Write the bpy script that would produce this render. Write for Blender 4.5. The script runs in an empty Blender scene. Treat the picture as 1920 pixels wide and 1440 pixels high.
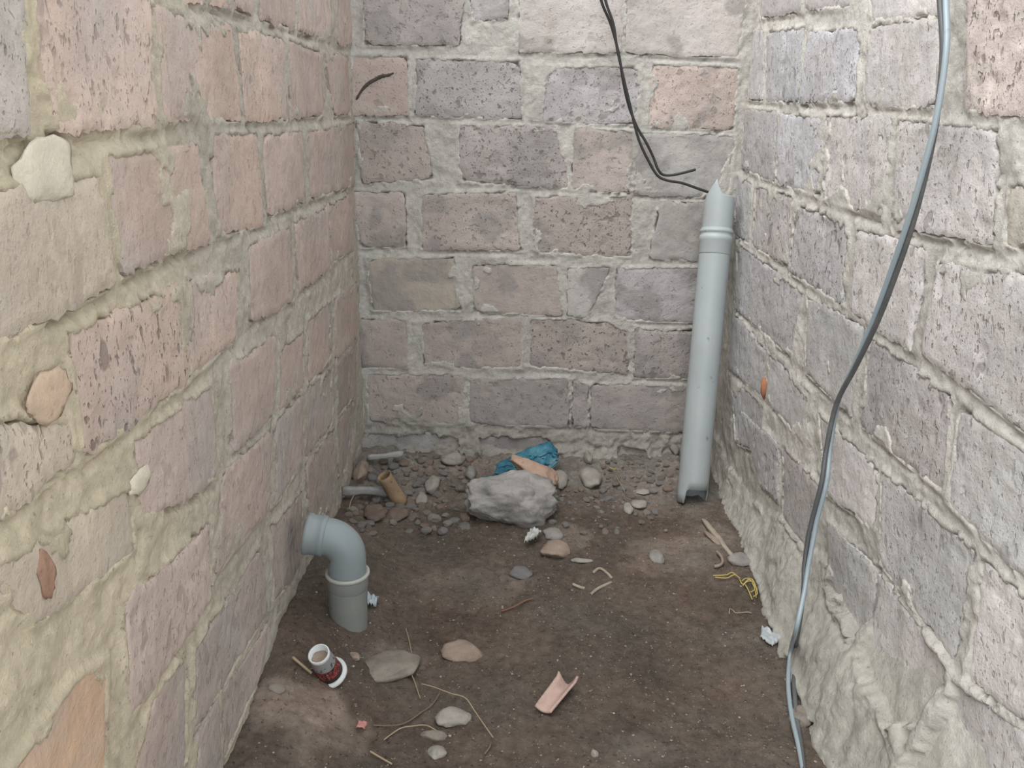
import bpy, bmesh, math, random
import numpy as np
from mathutils import Vector, Matrix, noise as mnoise

C = bpy.context.scene.collection
random.seed(7)
RNG = np.random.default_rng(11)

# ------------------------------------------------------------------ camera
F = 1600.0                      # focal length in pixels of the 1920 x 1440 frame
H = 1.24                        # camera height above the dirt floor
DB = 2.85                       # distance to the back wall
def _n(v): return v / np.linalg.norm(v)
dY = _n(np.array([(935 - 960) / F, (183 - 720) / F, 1.0]))
Vv = F * F / 536.3
dn = np.array([-.027 * Vv, Vv, F]); dn = _n(dn - dY * dn.dot(dY))
dX = np.cross(dn, dY); dX = dX if dX[0] > 0 else -dX
R = np.stack([dX, dY, -dn])      # camera (x right, y down, z forward) -> world
def ray(px, py): return R @ np.array([(px - 960) / F, (py - 720) / F, 1.0])
O = np.array([0, 0, H])
XL, XR = -0.4585, 0.785          # planes of the side walls
def on_back(px, py, Y=DB): r = ray(px, py); return O + r * (Y / r[1])
def on_side(px, py, X): r = ray(px, py); return O + r * (X / r[0])
def on_z(px, py, z): r = ray(px, py); return O + r * ((z - H) / r[2])
FWD = R @ np.array([0, 0, 1.0])
def depth(p): return float((np.array(p) - O).dot(FWD))
def pxsize(p, n): return n * depth(p) / F     # n pixels at point p in metres

cam = bpy.data.cameras.new('camera'); co = bpy.data.objects.new('camera', cam); C.objects.link(co)
right, up, back = R @ np.array([1, 0, 0]), R @ np.array([0, -1, 0]), R @ np.array([0, 0, -1])
M = Matrix([[right[i], up[i], back[i], O[i]] for i in range(3)] + [[0, 0, 0, 1]])
co.matrix_world = M
cam.sensor_width = 36; cam.lens = F / 1920 * 36; cam.clip_start = .02
bpy.context.scene.camera = co

# ------------------------------------------------------------------ sky and exposure
sc = bpy.context.scene
sc.view_settings.view_transform = 'Standard'; sc.view_settings.look = 'None'
sc.view_settings.gamma = 1; sc.view_settings.use_curve_mapping = False
sc.view_settings.exposure = 0.0
w = bpy.data.worlds.new('overcast_sky'); sc.world = w; w.use_nodes = True
bg = w.node_tree.nodes['Background']
bg.inputs[0].default_value = (0.93, 0.97, 1.0, 1); bg.inputs[1].default_value = 1.9
sun = bpy.data.lights.new('hazy_sun', 'SUN'); so = bpy.data.objects.new('hazy_sun', sun); C.objects.link(so)
sun.energy = 2.9; sun.angle = math.radians(60); sun.color = (1.0, .97, .92)
so.rotation_euler = Vector((.47, .36, -.8)).to_track_quat('-Z', 'Y').to_euler()

# ------------------------------------------------------------------ numpy noise
class Noise2:
    def __init__(s, seed): s.g = np.random.default_rng(seed).random((256, 256)) * 2 - 1
    def __call__(s, x, y):
        x = np.asarray(x, float); y = np.asarray(y, float)
        xi = np.floor(x).astype(int); yi = np.floor(y).astype(int)
        fx = x - xi; fy = y - yi
        fx = fx * fx * fx * (fx * (fx * 6 - 15) + 10); fy = fy * fy * fy * (fy * (fy * 6 - 15) + 10)
        g = s.g; a = g[xi & 255, yi & 255]; b = g[(xi + 1) & 255, yi & 255]
        c = g[xi & 255, (yi + 1) & 255]; d = g[(xi + 1) & 255, (yi + 1) & 255]
        return (a * (1 - fx) + b * fx) * (1 - fy) + (c * (1 - fx) + d * fx) * fy
    def fbm(s, x, y, oct=4, gain=.5):
        t = 0; amp = 1; tot = 0
        for k in range(oct):
            t = t + amp * s(x * 2 ** k + 17.3 * k, y * 2 ** k + 5.1 * k); tot += amp; amp *= gain
        return t / tot
def sstep(a, b, x): t = np.clip((x - a) / (b - a), 0, 1); return t * t * (3 - 2 * t)
N = [Noise2(100 + i) for i in range(12)]

# ------------------------------------------------------------------ helpers
def tag(o, label=None, cat=None, group=None, kind=None):
    if label: o['label'] = label
    if cat: o['category'] = cat
    if group: o['group'] = group
    if kind: o['kind'] = kind
    return o
def mesh_obj(name, verts, faces, mat, parent=None, smooth=True):
    me = bpy.data.meshes.new(name)
    me.from_pydata([tuple(map(float, v)) for v in verts], [], [tuple(map(int, f)) for f in faces])
    return link_mesh(name, me, mat, parent, smooth)
def link_mesh(name, me, mat, parent=None, smooth=True):
    me.polygons.foreach_set('use_smooth', [smooth] * len(me.polygons))
    if mat: me.materials.append(mat)
    me.update()
    if name == 'stone_block': me.set_sharp_from_angle(angle=.7)
    o = bpy.data.objects.new(name, me); C.objects.link(o)
    if parent: o.parent = parent
    return o
def fast_grid(name, P, mat, colour=None):
    """P: (n, m, 3) array of points -> one quad grid object"""
    n, m, _ = P.shape
    me = bpy.data.meshes.new(name)
    me.vertices.add(n * m); me.vertices.foreach_set('co', P.reshape(-1).astype(np.float32))
    i = np.arange((n - 1) * (m - 1)); a = i // (m - 1) * m + i % (m - 1)
    q = np.stack([a, a + m, a + m + 1, a + 1], 1).astype(np.int32)
    me.loops.add(q.size); me.loops.foreach_set('vertex_index', q.reshape(-1))
    me.polygons.add(len(q)); me.polygons.foreach_set('loop_start', np.arange(0, q.size, 4, dtype=np.int32))
    me.update(calc_edges=True); me.validate()
    if colour is not None:
        at = me.attributes.new('tone', 'FLOAT_COLOR', 'POINT')
        at.data.foreach_set('color', np.concatenate([colour.reshape(-1, 3), np.ones((n * m, 1))], 1).reshape(-1).astype(np.float32))
    return link_mesh(name, me, mat)
def empty(name, loc):
    o = bpy.data.objects.new(name, None); C.objects.link(o); o.location = [float(v) for v in loc]
    o.empty_display_size = .05
    return o
def frame_of(axis):
    a = _n(np.array(axis, float)); h = np.array([0, 0, 1.0]) if abs(a[2]) < .9 else np.array([0, 1.0, 0])
    u = _n(np.cross(h, a)); return a, u, np.cross(a, u)
def sweep(path, radii, seg=20, cap=(True, True)):
    """tube along a path with parallel-transported rings"""
    path = [np.array(p, float) for p in path]
    if np.isscalar(radii): radii = [radii] * len(path)
    V, Fc = [], []; u = None
    for i, p in enumerate(path):
        t = _n(path[min(i + 1, len(path) - 1)] - path[max(i - 1, 0)])
        if u is None: _, u, v = frame_of(t)
        u = _n(u - t * u.dot(t)); v = np.cross(t, u)
        for k in range(seg):
            a = 2 * math.pi * k / seg; V.append(p + radii[i] * (math.cos(a) * u + math.sin(a) * v))
    for i in range(len(path) - 1):
        for k in range(seg):
            a = i * seg + k; b = i * seg + (k + 1) % seg; Fc.append((a, b, b + seg, a + seg))
    if cap[0]: Fc.append(tuple(range(seg))[::-1])
    if cap[1]: Fc.append(tuple((len(path) - 1) * seg + k for k in range(seg)))
    return V, Fc
def smooth_path(pts, n=8):
    pts = [np.array(p, float) for p in pts]; out = []
    for i in range(len(pts) - 1):
        p0 = pts[max(i - 1, 0)]; p1 = pts[i]; p2 = pts[i + 1]; p3 = pts[min(i + 2, len(pts) - 1)]
        for k in range(n):
            t = k / n
            out.append(.5 * (2 * p1 + (p2 - p0) * t + (2 * p0 - 5 * p1 + 4 * p2 - p3) * t * t + (3 * p1 - p0 - 3 * p2 + p3) * t ** 3))
    out.append(pts[-1]); return out
def local(V, loc): return [np.array(v) - np.array(loc) for v in V]

# ------------------------------------------------------------------ materials
class NT:
    def __init__(s, name):
        s.m = bpy.data.materials.new(name); s.m.use_nodes = True
        s.t = s.m.node_tree; s.b = s.t.nodes['Principled BSDF']; s.b.inputs['Roughness'].default_value = .9
        s.b.inputs['Specular IOR Level'].default_value = .2
    def n(s, typ, **kw):
        o = s.t.nodes.new('ShaderNode' + typ)
        for k, v in kw.items(): setattr(o, k, v)
        return o
    def l(s, a, b): s.t.links.new(a, b)
    def coord(s, scale=(1, 1, 1), offset=True, kind='Object'):
        tc = s.n('TexCoord'); mp = s.n('Mapping'); mp.inputs['Scale'].default_value = scale
        if offset:
            oi = s.n('ObjectInfo'); ad = s.n('VectorMath', operation='MULTIPLY_ADD')
            ml = s.n('Math', operation='MULTIPLY'); ml.inputs[1].default_value = 37.0
            s.l(oi.outputs['Random'], ml.inputs[0])
            ad = s.n('VectorMath', operation='ADD'); s.l(tc.outputs[kind], ad.inputs[0]); s.l(ml.outputs[0], ad.inputs[1])
            s.l(ad.outputs[0], mp.inputs[0])
        else: s.l(tc.outputs[kind], mp.inputs[0])
        return mp.outputs[0]
    def noise(s, co, scale, detail=4, rough=.55, lo=None, hi=None, out=(0, 1), dist=0):
        t = s.n('TexNoise'); t.inputs['Scale'].default_value = scale; t.inputs['Detail'].default_value = detail
        t.inputs['Roughness'].default_value = rough; t.inputs['Distortion'].default_value = dist
        s.l(co, t.inputs['Vector'])
        if lo is None: return t.outputs['Fac']
        r = s.n('MapRange'); r.inputs[1].default_value = lo; r.inputs[2].default_value = hi
        r.inputs[3].default_value = out[0]; r.inputs[4].default_value = out[1]; s.l(t.outputs['Fac'], r.inputs[0])
        return r.outputs[0]
    def math(s, op, a, b):
        m = s.n('Math', operation=op)
        for i, v in enumerate((a, b)):
            if isinstance(v, (int, float)): m.inputs[i].default_value = v
            else: s.l(v, m.inputs[i])
        return m.outputs[0]
    def mix(s, fac, a, b, blend='MIX'):
        m = s.n('Mix', data_type='RGBA', blend_type=blend)
        for i, v in ((0, fac), (6, a), (7, b)):
            if isinstance(v, (int, float)): m.inputs[i].default_value = v
            elif isinstance(v, tuple): m.inputs[i].default_value = (*v, 1)
            else: s.l(v, m.inputs[i])
        return m.outputs[2]
    def bump(s, h, strength, dist):
        b = s.n('Bump'); b.inputs['Strength'].default_value = strength; b.inputs['Distance'].default_value = dist
        s.l(h, b.inputs['Height']); s.l(b.outputs[0], s.b.inputs['Normal'])
    def base(s, c):
        if isinstance(c, tuple): s.b.inputs['Base Color'].default_value = (*c, 1)
        else: s.l(c, s.b.inputs['Base Color'])

def mat_tuff(name, squash, comb):
    t = NT(name); co = t.coord(); st = t.coord((1, 1, squash))
    oi = t.n('ObjectInfo'); col = oi.outputs['Color']; spot = oi.outputs['Alpha']
    v = t.noise(co, 5, 5, .6, .3, .7, (.84, 1.14)); 
    hsv = t.n('HueSaturation'); t.l(col, hsv.inputs['Color']); t.l(v, hsv.inputs['Value']); c = hsv.outputs[0]
    c = t.mix(t.math('MULTIPLY', t.noise(co, 3.2 if comb > .5 else 6.5, 3, .5, .5 if comb > .5 else .54, .68 if comb > .5 else .60), .5 if comb > .5 else .7), c, (.42, .41, .40) if comb > .5 else (.335, .315, .305))          # grey ash patches
    c = t.mix(t.math('MULTIPLY', t.noise(co, 9, 5, .65, .52, .72), .4), c, (.52, .46, .40))           # dust of mortar
    streak = t.noise(t.coord((70, 70, 7)), 1, 3, .6, .35, .7, (1 - .1 * comb, 1 + .07 * comb))
    c = t.mix(1.0, c, streak, 'MULTIPLY')
    big = t.noise(st, 26, 2, .5, .64, .70)
    sm = t.noise(st, 75, 2, .5, .62, .70)
    pit = t.noise(st, 190, 2, .5, .63, .72)
    dark = t.math('MAXIMUM', t.math('MULTIPLY', big, .75), t.math('MAXIMUM', t.math('MULTIPLY', sm, .85), t.math('MULTIPLY', pit, .7)))
    dark = t.math('MULTIPLY', dark, spot)
    c = t.mix(t.math('MULTIPLY', dark, .62), c, (.13, .105, .095))
    t.base(c)
    h = t.math('SUBTRACT', t.math('ADD', t.noise(co, 40, 6, .65), t.math('MULTIPLY', streak, .25)), t.math('MULTIPLY', dark, .6))
    t.bump(h, .8, .006)
    return t.m
def mat_mortar():
    t = NT('lime_mortar'); co = t.coord(offset=False)
    at = t.n('Attribute', attribute_name='tone'); c = at.outputs['Color']
    c = t.mix(1.0, c, t.noise(co, 7, 6, .65, .3, .7, (.84, 1.12)), 'MULTIPLY')
    c = t.mix(1.0, c, t.noise(co, 60, 4, .6, .3, .7, (.86, 1.1)), 'MULTIPLY')
    c = t.mix(t.math('MULTIPLY', t.noise(co, 130, 2, .5, .66, .74), .5), c, (.20, .175, .15))
    t.base(c)
    t.bump(t.math('ADD', t.noise(co, 55, 8, .7), t.math('MULTIPLY', t.noise(co, 16, 3, .5), .8)), .9, .008)
    return t.m
def mat_dirt():
    t = NT('dry_dirt'); co = t.coord(offset=False)
    at = t.n('Attribute', attribute_name='tone'); c = at.outputs['Color']
    c = t.mix(1.0, c, t.noise(co, 4.5, 6, .6, .3, .7, (.72, 1.3)), 'MULTIPLY')
    c = t.mix(1.0, c, t.mix(t.noise(co, 3.1, 4, .6, .35, .65), (1.06, .97, .93), (.95, 1.01, 1.03)), 'MULTIPLY')
    c = t.mix(1.0, c, t.noise(co, 45, 5, .7, .3, .7, (.7, 1.3)), 'MULTIPLY')
    c = t.mix(t.math('MULTIPLY', t.noise(co, 150, 2, .5, .66, .72), .55), c, (.42, .36, .30))
    c = t.mix(t.math('MULTIPLY', t.noise(co, 120, 2, .5, .30, .36, (1, 0)), .6), c, (.035, .025, .02))
    t.base(c)
    t.bump(t.math('ADD', t.noise(co, 70, 8, .75), t.noise(co, 22, 3, .5)), 1.0, .010)
    return t.m
def mat_stone(name, rgb, rough=.9, var=.3, scale=18, spot=(.12, .1, .09), spotamt=.35, bump=.005):
    t = NT(name); co = t.coord()
    c = t.mix(1.0, rgb, t.noise(co, scale, 6, .65, .3, .7, (1 - var, 1 + var)), 'MULTIPLY')
    c = t.mix(t.math('MULTIPLY', t.noise(co, scale * 4, 3, .5, .6, .72), spotamt), c, spot)
    t.base(c); t.b.inputs['Roughness'].default_value = rough
    t.bump(t.noise(co, scale * 3, 7, .7), .8, bump)
    return t.m
def mat_plastic(name, rgb, rough=.45, dirt=.35, spec=.4):
    t = NT(name); co = t.coord()
    c = t.mix(1.0, rgb, t.noise(co, 6, 3, .5, .3, .7, (.93, 1.06)), 'MULTIPLY')
    c = t.mix(t.math('MULTIPLY', t.noise(co, 11, 6, .7, .5, .75), dirt), c, (.36, .33, .29))
    c = t.mix(t.math('MULTIPLY', t.noise(co, 34, 2, .5, .70, .75), dirt * 1.5), c, (.08, .08, .085))
    t.base(c); t.b.inputs['Roughness'].default_value = rough; t.b.inputs['Specular IOR Level'].default_value = spec
    t.bump(t.noise(co, 30, 4, .6), .15, .002)
    return t.m
MT, MTB, MM, MD = mat_tuff('tuff_stone', .62, .55), mat_tuff('tuff_stone_round_inclusions', .85, .25), mat_mortar(), mat_dirt()

# ------------------------------------------------------------------ traced stone outlines (corners TL TR BR BL), views: (x offset, y offset, scale)
VW = {'A': (620, 0, .41667), 'B': (620, 400, .41667), 'C': (1320, 0, .3125), 'D': (1320, 400, .3125), 'E': (1320, 800, .44444),
      'G': (0, 0, .36458), 'I': (0, 480, .36458), 'J': (0, 915, .36458), 'p': (0, 0, 1)}
COL = {'pink': (.52, .435, .39), 'rose': (.455, .395, .365), 'grey': (.42, .40, .39), 'mauve': (.41, .375, .36), 'tan': (.47, .425, .36),
       'ochre': (.50, .37, .27), 'pale': (.55, .505, .48), 'ash': (.455, .435, .415), 'lilac': (.45, .43, .43)}
BACK = """A 150,-70 600,-70 582,205 150,205 mauve .7
A 620,-70 805,-70 800,80 640,95 grey .5
A 850,-70 1318,-70 1303,240 848,232 pale .45
A 1332,-70 1885,-70 1830,262 1322,240 pale .35
A 90,245 345,255 350,520 88,520 pink .6
A 388,268 852,272 862,540 372,518 grey 1.2
A 955,300 1405,305 1372,562 893,545 lilac .9
A 1450,285 1838,300 1815,588 1427,570 pink .8
A 112,545 425,560 458,805 140,826 rose .8
A 570,560 1015,565 1075,848 582,820 mauve 1.0
A 1088,572 1365,590 1350,868 1085,858 rose .6
A 1385,592 1825,610 1795,890 1363,876 ash .3
A 88,862 335,866 346,1110 132,1115 rose .5
A 405,872 838,862 860,1130 410,1120 rose .7
A 915,882 1362,882 1352,1155 915,1142 rose 1.1
A 1480,906 1830,906 1810,1180 1435,1166 ash .3
B 165,205 560,195 592,440 190,440 tan .2
B 640,230 1020,230 1042,460 640,446 rose .3
B 1070,245 1265,240 1150,476 1062,462 ash .4
B 1285,248 1760,240 1750,495 1275,482 lilac .5
B 130,476 345,480 346,700 136,695 rose .4
B 415,490 862,470 860,700 415,690 rose .5
B 895,470 1347,500 1340,726 890,690 rose 1.2
B 1365,520 1760,530 1740,750 1365,740 mauve .8
B 160,726 596,726 602,950 170,945 rose .7
B 625,750 1070,740 1076,960 620,950 mauve .6
B 1088,752 1165,770 1150,960 1085,960 mauve .5
B 1176,770 1740,780 1730,992 1165,970 mauve .4
B 165,985 600,985 620,1150 170,1160 grey .4
B 660,1000 1000,1005 990,1200 680,1190 grey .4
B 1280,1040 1420,1045 1430,1110 1290,1100 rose .5"""
RIGHT = """C 345,-80 600,-80 580,70 335,110 mauve .6
C 625,-80 900,-80 880,40 610,60 mauve .5
C 985,-80 1410,-80 1425,95 1005,125 pale .2
C 300,180 362,190 356,605 265,600 grey .7
C 380,190 600,160 560,612 370,612 lilac .8
C 630,190 930,170 910,606 562,622 lilac .8
C 1000,145 1412,110 1392,642 950,637 pale .4
C 1580,-80 2080,-80 2080,720 1565,662 pink 1.1
C 250,648 440,662 420,1092 218,1012 grey .7
C 450,690 718,700 690,1180 430,1097 lilac .7
C 732,692 1130,702 1065,1312 702,1195 pale .7
C 1170,712 1765,780 1742,1475 1125,1372 pale .8
C 1830,1130 2080,1080 2080,1560 1812,1470 tan .4
D 190,-235 285,-182 270,190 183,130 grey .7
D 308,-165 530,-110 502,320 290,200 mauve 1.0
D 542,-50 850,40 830,550 512,360 grey 1.1
D 922,92 1342,212 1242,832 880,590 pale .8
D 1400,282 2050,390 2050,1420 1312,832 pale .9
D 186,160 590,480 520,870 178,560 grey .7
D 622,500 962,690 882,1222 610,962 ash .35
p 1630,631 1784,745 1769,928 1610,798 mauve .8
p 1800,762 1960,872 1960,1130 1774,942 ash .6
D 182,602 382,832 345,1100 142,922 grey .6
D 386,842 645,1080 600,1392 368,1112 ash .3
p 1535,775 1645,880 1640,992 1546,928 pale .3
E 752,190 1135,520 1055,1010 735,570 ash .7
E 1172,560 1420,780 1420,1300 1112,1070 pale .6
p 1367,705 1432,760 1425,850 1378,832 grey .6
p 1388,770 1462,832 1458,940 1426,912 grey .9
p 1467,836 1542,917 1515,1035 1467,972 mauve .6
E 518,400 730,600 680,930 530,690 ash .5
E 740,622 1062,1022 965,1410 700,962 pale .5
E 1075,1062 1420,1340 1420,1700 965,1450 pale .5"""
LEFT = """G 950,-120 1185,-120 1185,48 955,15 pink .4
G 1198,-120 1310,-120 1305,78 1200,50 rose .4
G 1335,-120 1530,-120 1520,150 1332,100 rose .4
G 1542,-120 1710,-120 1702,205 1530,160 rose .6
G 1730,-120 1822,-120 1808,242 1740,230 rose .6
G -120,-120 122,-120 165,690 -120,760 ash 1.0
G 168,-120 770,-120 802,650 275,692 pink .8
G 790,22 1190,122 1252,630 840,622 pink .35
G 1216,152 1450,192 1490,620 1262,622 pink .6
G 1480,192 1652,272 1662,600 1502,606 rose .4
G 1672,262 1792,292 1802,590 1722,596 rose .5
G -120,985 508,880 602,1470 -120,1830 tan .35
G 545,792 1022,740 1082,1242 642,1430 pink .25
G 1092,682 1322,680 1362,1150 1112,1230 pink .4
G 1350,702 1550,672 1572,1040 1376,1112 rose .3
G 1572,672 1742,650 1752,982 1592,1030 rose .4
G 1752,642 1826,630 1824,950 1752,980 rose .4
I 358,402 940,132 978,648 440,1050 pink 1.2
I 965,130 1232,70 1214,430 990,625 pink .5
I 1272,-50 1490,-150 1514,232 1292,342 rose .3
I 1512,-170 1682,-250 1702,60 1540,190 rose .4
I 1692,-255 1815,-335 1820,-40 1710,40 rose .5
I -120,840 365,840 402,1060 -120,1460 tan .8
I 692,952 1090,662 1122,1162 730,1362 rose .4
I 1182,562 1420,402 1400,830 1200,1002 rose .3
I 1440,482 1562,380 1562,680 1440,800 rose .3
I 1582,332 1702,230 1702,552 1590,660 rose .4
I 1722,222 1832,130 1830,432 1722,530 rose .4
J -60,420 668,-10 700,330 190,700 tan .3
J 642,600 1075,172 1090,560 662,1210 rose .6
I 1142,1120 1390,882 1380,1300 1112,1640 rose .5
I 1420,842 1562,702 1542,1082 1412,1292 mauve .4
I 1582,682 1712,562 1712,862 1572,1042 mauve .4
I 1732,542 1840,442 1832,722 1742,822 mauve .4
J 1002,832 1340,292 1382,640 1000,1252 mauve .5
J 1400,202 1562,0 1542,402 1412,602 mauve .5
I 1572,1082 1722,872 1702,1302 1592,1422 mauve .5
I 1732,862 1822,742 1792,1012 1752,1202 mauve .4
J 390,985 560,882 545,1560 0,1560 ochre .1
J 790,1082 965,852 962,1560 660,1560 rose .4
J 1012,1282 1120,1062 1150,1502 1012,1562 mauve .4
J 1135,1050 1382,682 1332,982 1152,1402 mauve .5"""
def parse(txt, plane):
    out = []
    for ln in txt.splitlines():
        p = ln.split(); ox, oy, s = VW[p[0]]; q = []
        for a in p[1:5]:
            x, y = map(float, a.split(',')); x = ox + s * x; y = oy + s * y
            if plane == 'back': P = on_back(x, y); q.append((P[0], P[2]))
            else: P = on_side(x, y, XL if plane == 'left' else XR); q.append((P[1], P[2]))
        tint = {'back': (1.07, 1.075, 1.09), 'left': (1.14, 1.065, 1.005), 'right': (1.21, 1.255, 1.31)}[plane]   # unequal light on the three walls put into their stone colours
        out.append((np.array(q), tuple(c * t for c, t in zip(COL[p[5]], tint)), float(p[6])))
    return out

def filler(blocks, u0, u1, z0, z1, phase, pitch=.2075):
    """coursed stones continuing where the frame ends"""
    add = []; r = 0; z = phase
    while z > z0: z -= pitch
    while z < z1:
        u = u0 + (r % 2) * .19 - .1; r += 1
        while u < u1:
            wd = random.uniform(.33, .4)
            q = np.array([(u, z + pitch - .022), (u + wd, z + pitch - .022), (u + wd, z), (u, z)])
            b0, b1 = q.min(0) - .012, q.max(0) + .012
            if all(b[:, 0].min() > b1[0] or b[:, 0].max() < b0[0] or b[:, 1].min() > b1[1] or b[:, 1].max() < b0[1] for b, _, _ in blocks) \
               and q[:, 0].min() >= u0 - .12 and q[:, 0].max() <= u1 + .1:
                add.append((q, COL[random.choice(['pink', 'rose', 'grey', 'pale', 'mauve'])], random.uniform(.3, .9)))
            u += wd + .025
        z += pitch
    return add

ZTOP = 2.0
def wall(name, plane, blocks, us, zs, cfg):
    """mortar body (one structure mesh) with every tuff stone as a child"""
    U, Z = np.meshgrid(us, zs, indexing='ij')
    sd = np.full(U.shape, 9.0)
    for q, _, _ in blocks:
        i0, i1 = np.searchsorted(us, [q[:, 0].min() - .06, q[:, 0].max() + .06]); j0, j1 = np.searchsorted(zs, [q[:, 1].min() - .06, q[:, 1].max() + .06])
        if i1 <= i0 or j1 <= j0: continue
        u = U[i0:i1, j0:j1]; z = Z[i0:i1, j0:j1]; d = np.full(u.shape, -9.0)
        c = q.mean(0)
        for k in range(4):
            a, b = q[k], q[(k + 1) % 4]; e = b - a; nrm = np.array([e[1], -e[0]]) / (np.hypot(*e) + 1e-9)
            if np.dot(c - a, nrm) > 0: nrm = -nrm
            d = np.maximum(d, (u - a[0]) * nrm[0] + (z - a[1]) * nrm[1])
        sd[i0:i1, j0:j1] = np.minimum(sd[i0:i1, j0:j1], d)
    k = cfg['seed']; n1, n2, n3, n4 = N[k], N[k + 1], N[k + 2], N[k + 3]
    rough = n1.fbm(U * 22, Z * 22, 5, .62)
    lump = n2.fbm(U * 7, Z * 7, 3)
    h = -.0035 + .0075 * rough + .004 * lump
    # gap left under the lower edge of each stone
    nz = 2
    ins = (sd < 0).astype(float); below = np.zeros_like(ins)
    for s in range(1, 4): below[:, :-s] = np.maximum(below[:, :-s], ins[:, s:] * (1 - .33 * (s - 1)))
    near_gap = np.zeros_like(ins)
    for s in range(0, 4): near_gap[:, s:] = np.maximum(near_gap[:, s:], ((ins[:, :ins.shape[1] - s] == 0) * 1.0)[:, :])
    near_gap *= ins
    below *= (ins == 0); gap = sstep(-.25, .25, n3.fbm(U * 5, Z * 9, 3))
    h -= below * gap * .016
    # body falls away behind the stones, apart from smears laid over their edges
    jag = N[k + 5].fbm(U * 38, Z * 38, 4, .65)
    lap = np.clip(.0035 + .010 * jag + .006 * N[k + 6].fbm(U * 9, Z * 9, 2), -.003, .016) * (1 - sstep(.0, .5, near_gap * gap))
    inner = sstep(.0, -.006, sd + lap)
    edge = sstep(.016, .0, np.abs(sd)) * (lap > 0)
    h = h + edge * (.0017 + .0012 * rough - np.minimum(h, .0017)) * sstep(0, .004, lap)
    smear_n = n4.fbm(U * 6.5, Z * 6.5, 5, .58)
    thr = cfg.get('smear', .30) - .08 + sstep(0, -.05, sd) * .30
    sm = sstep(thr, thr + .05, smear_n + cfg.get('extra', 0))
    h_in = -.022 + sm * (.0235 + .003 * rough)
    h = h * (1 - inner) + np.where(inner > 0, inner * np.where(sm > 0, h_in, -.022), 0)
    h = np.clip(h, -.03, .03)
    if 'apron' in cfg: h = h + cfg['apron'](U, Z, rough, lump)
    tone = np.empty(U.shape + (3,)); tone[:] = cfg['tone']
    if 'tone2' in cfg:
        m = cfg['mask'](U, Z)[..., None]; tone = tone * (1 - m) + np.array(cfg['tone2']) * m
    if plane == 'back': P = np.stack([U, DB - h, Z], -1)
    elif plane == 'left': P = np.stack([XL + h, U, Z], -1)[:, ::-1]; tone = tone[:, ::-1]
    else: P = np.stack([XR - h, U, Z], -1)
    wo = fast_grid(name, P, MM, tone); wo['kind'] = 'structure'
    # back of the wall, so that it is a solid 0.2 m thick
    for i, (q, col, spot) in enumerate(blocks): stone_block(wo, plane, q, col, spot, i + 100 * k)
    return wo

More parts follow.
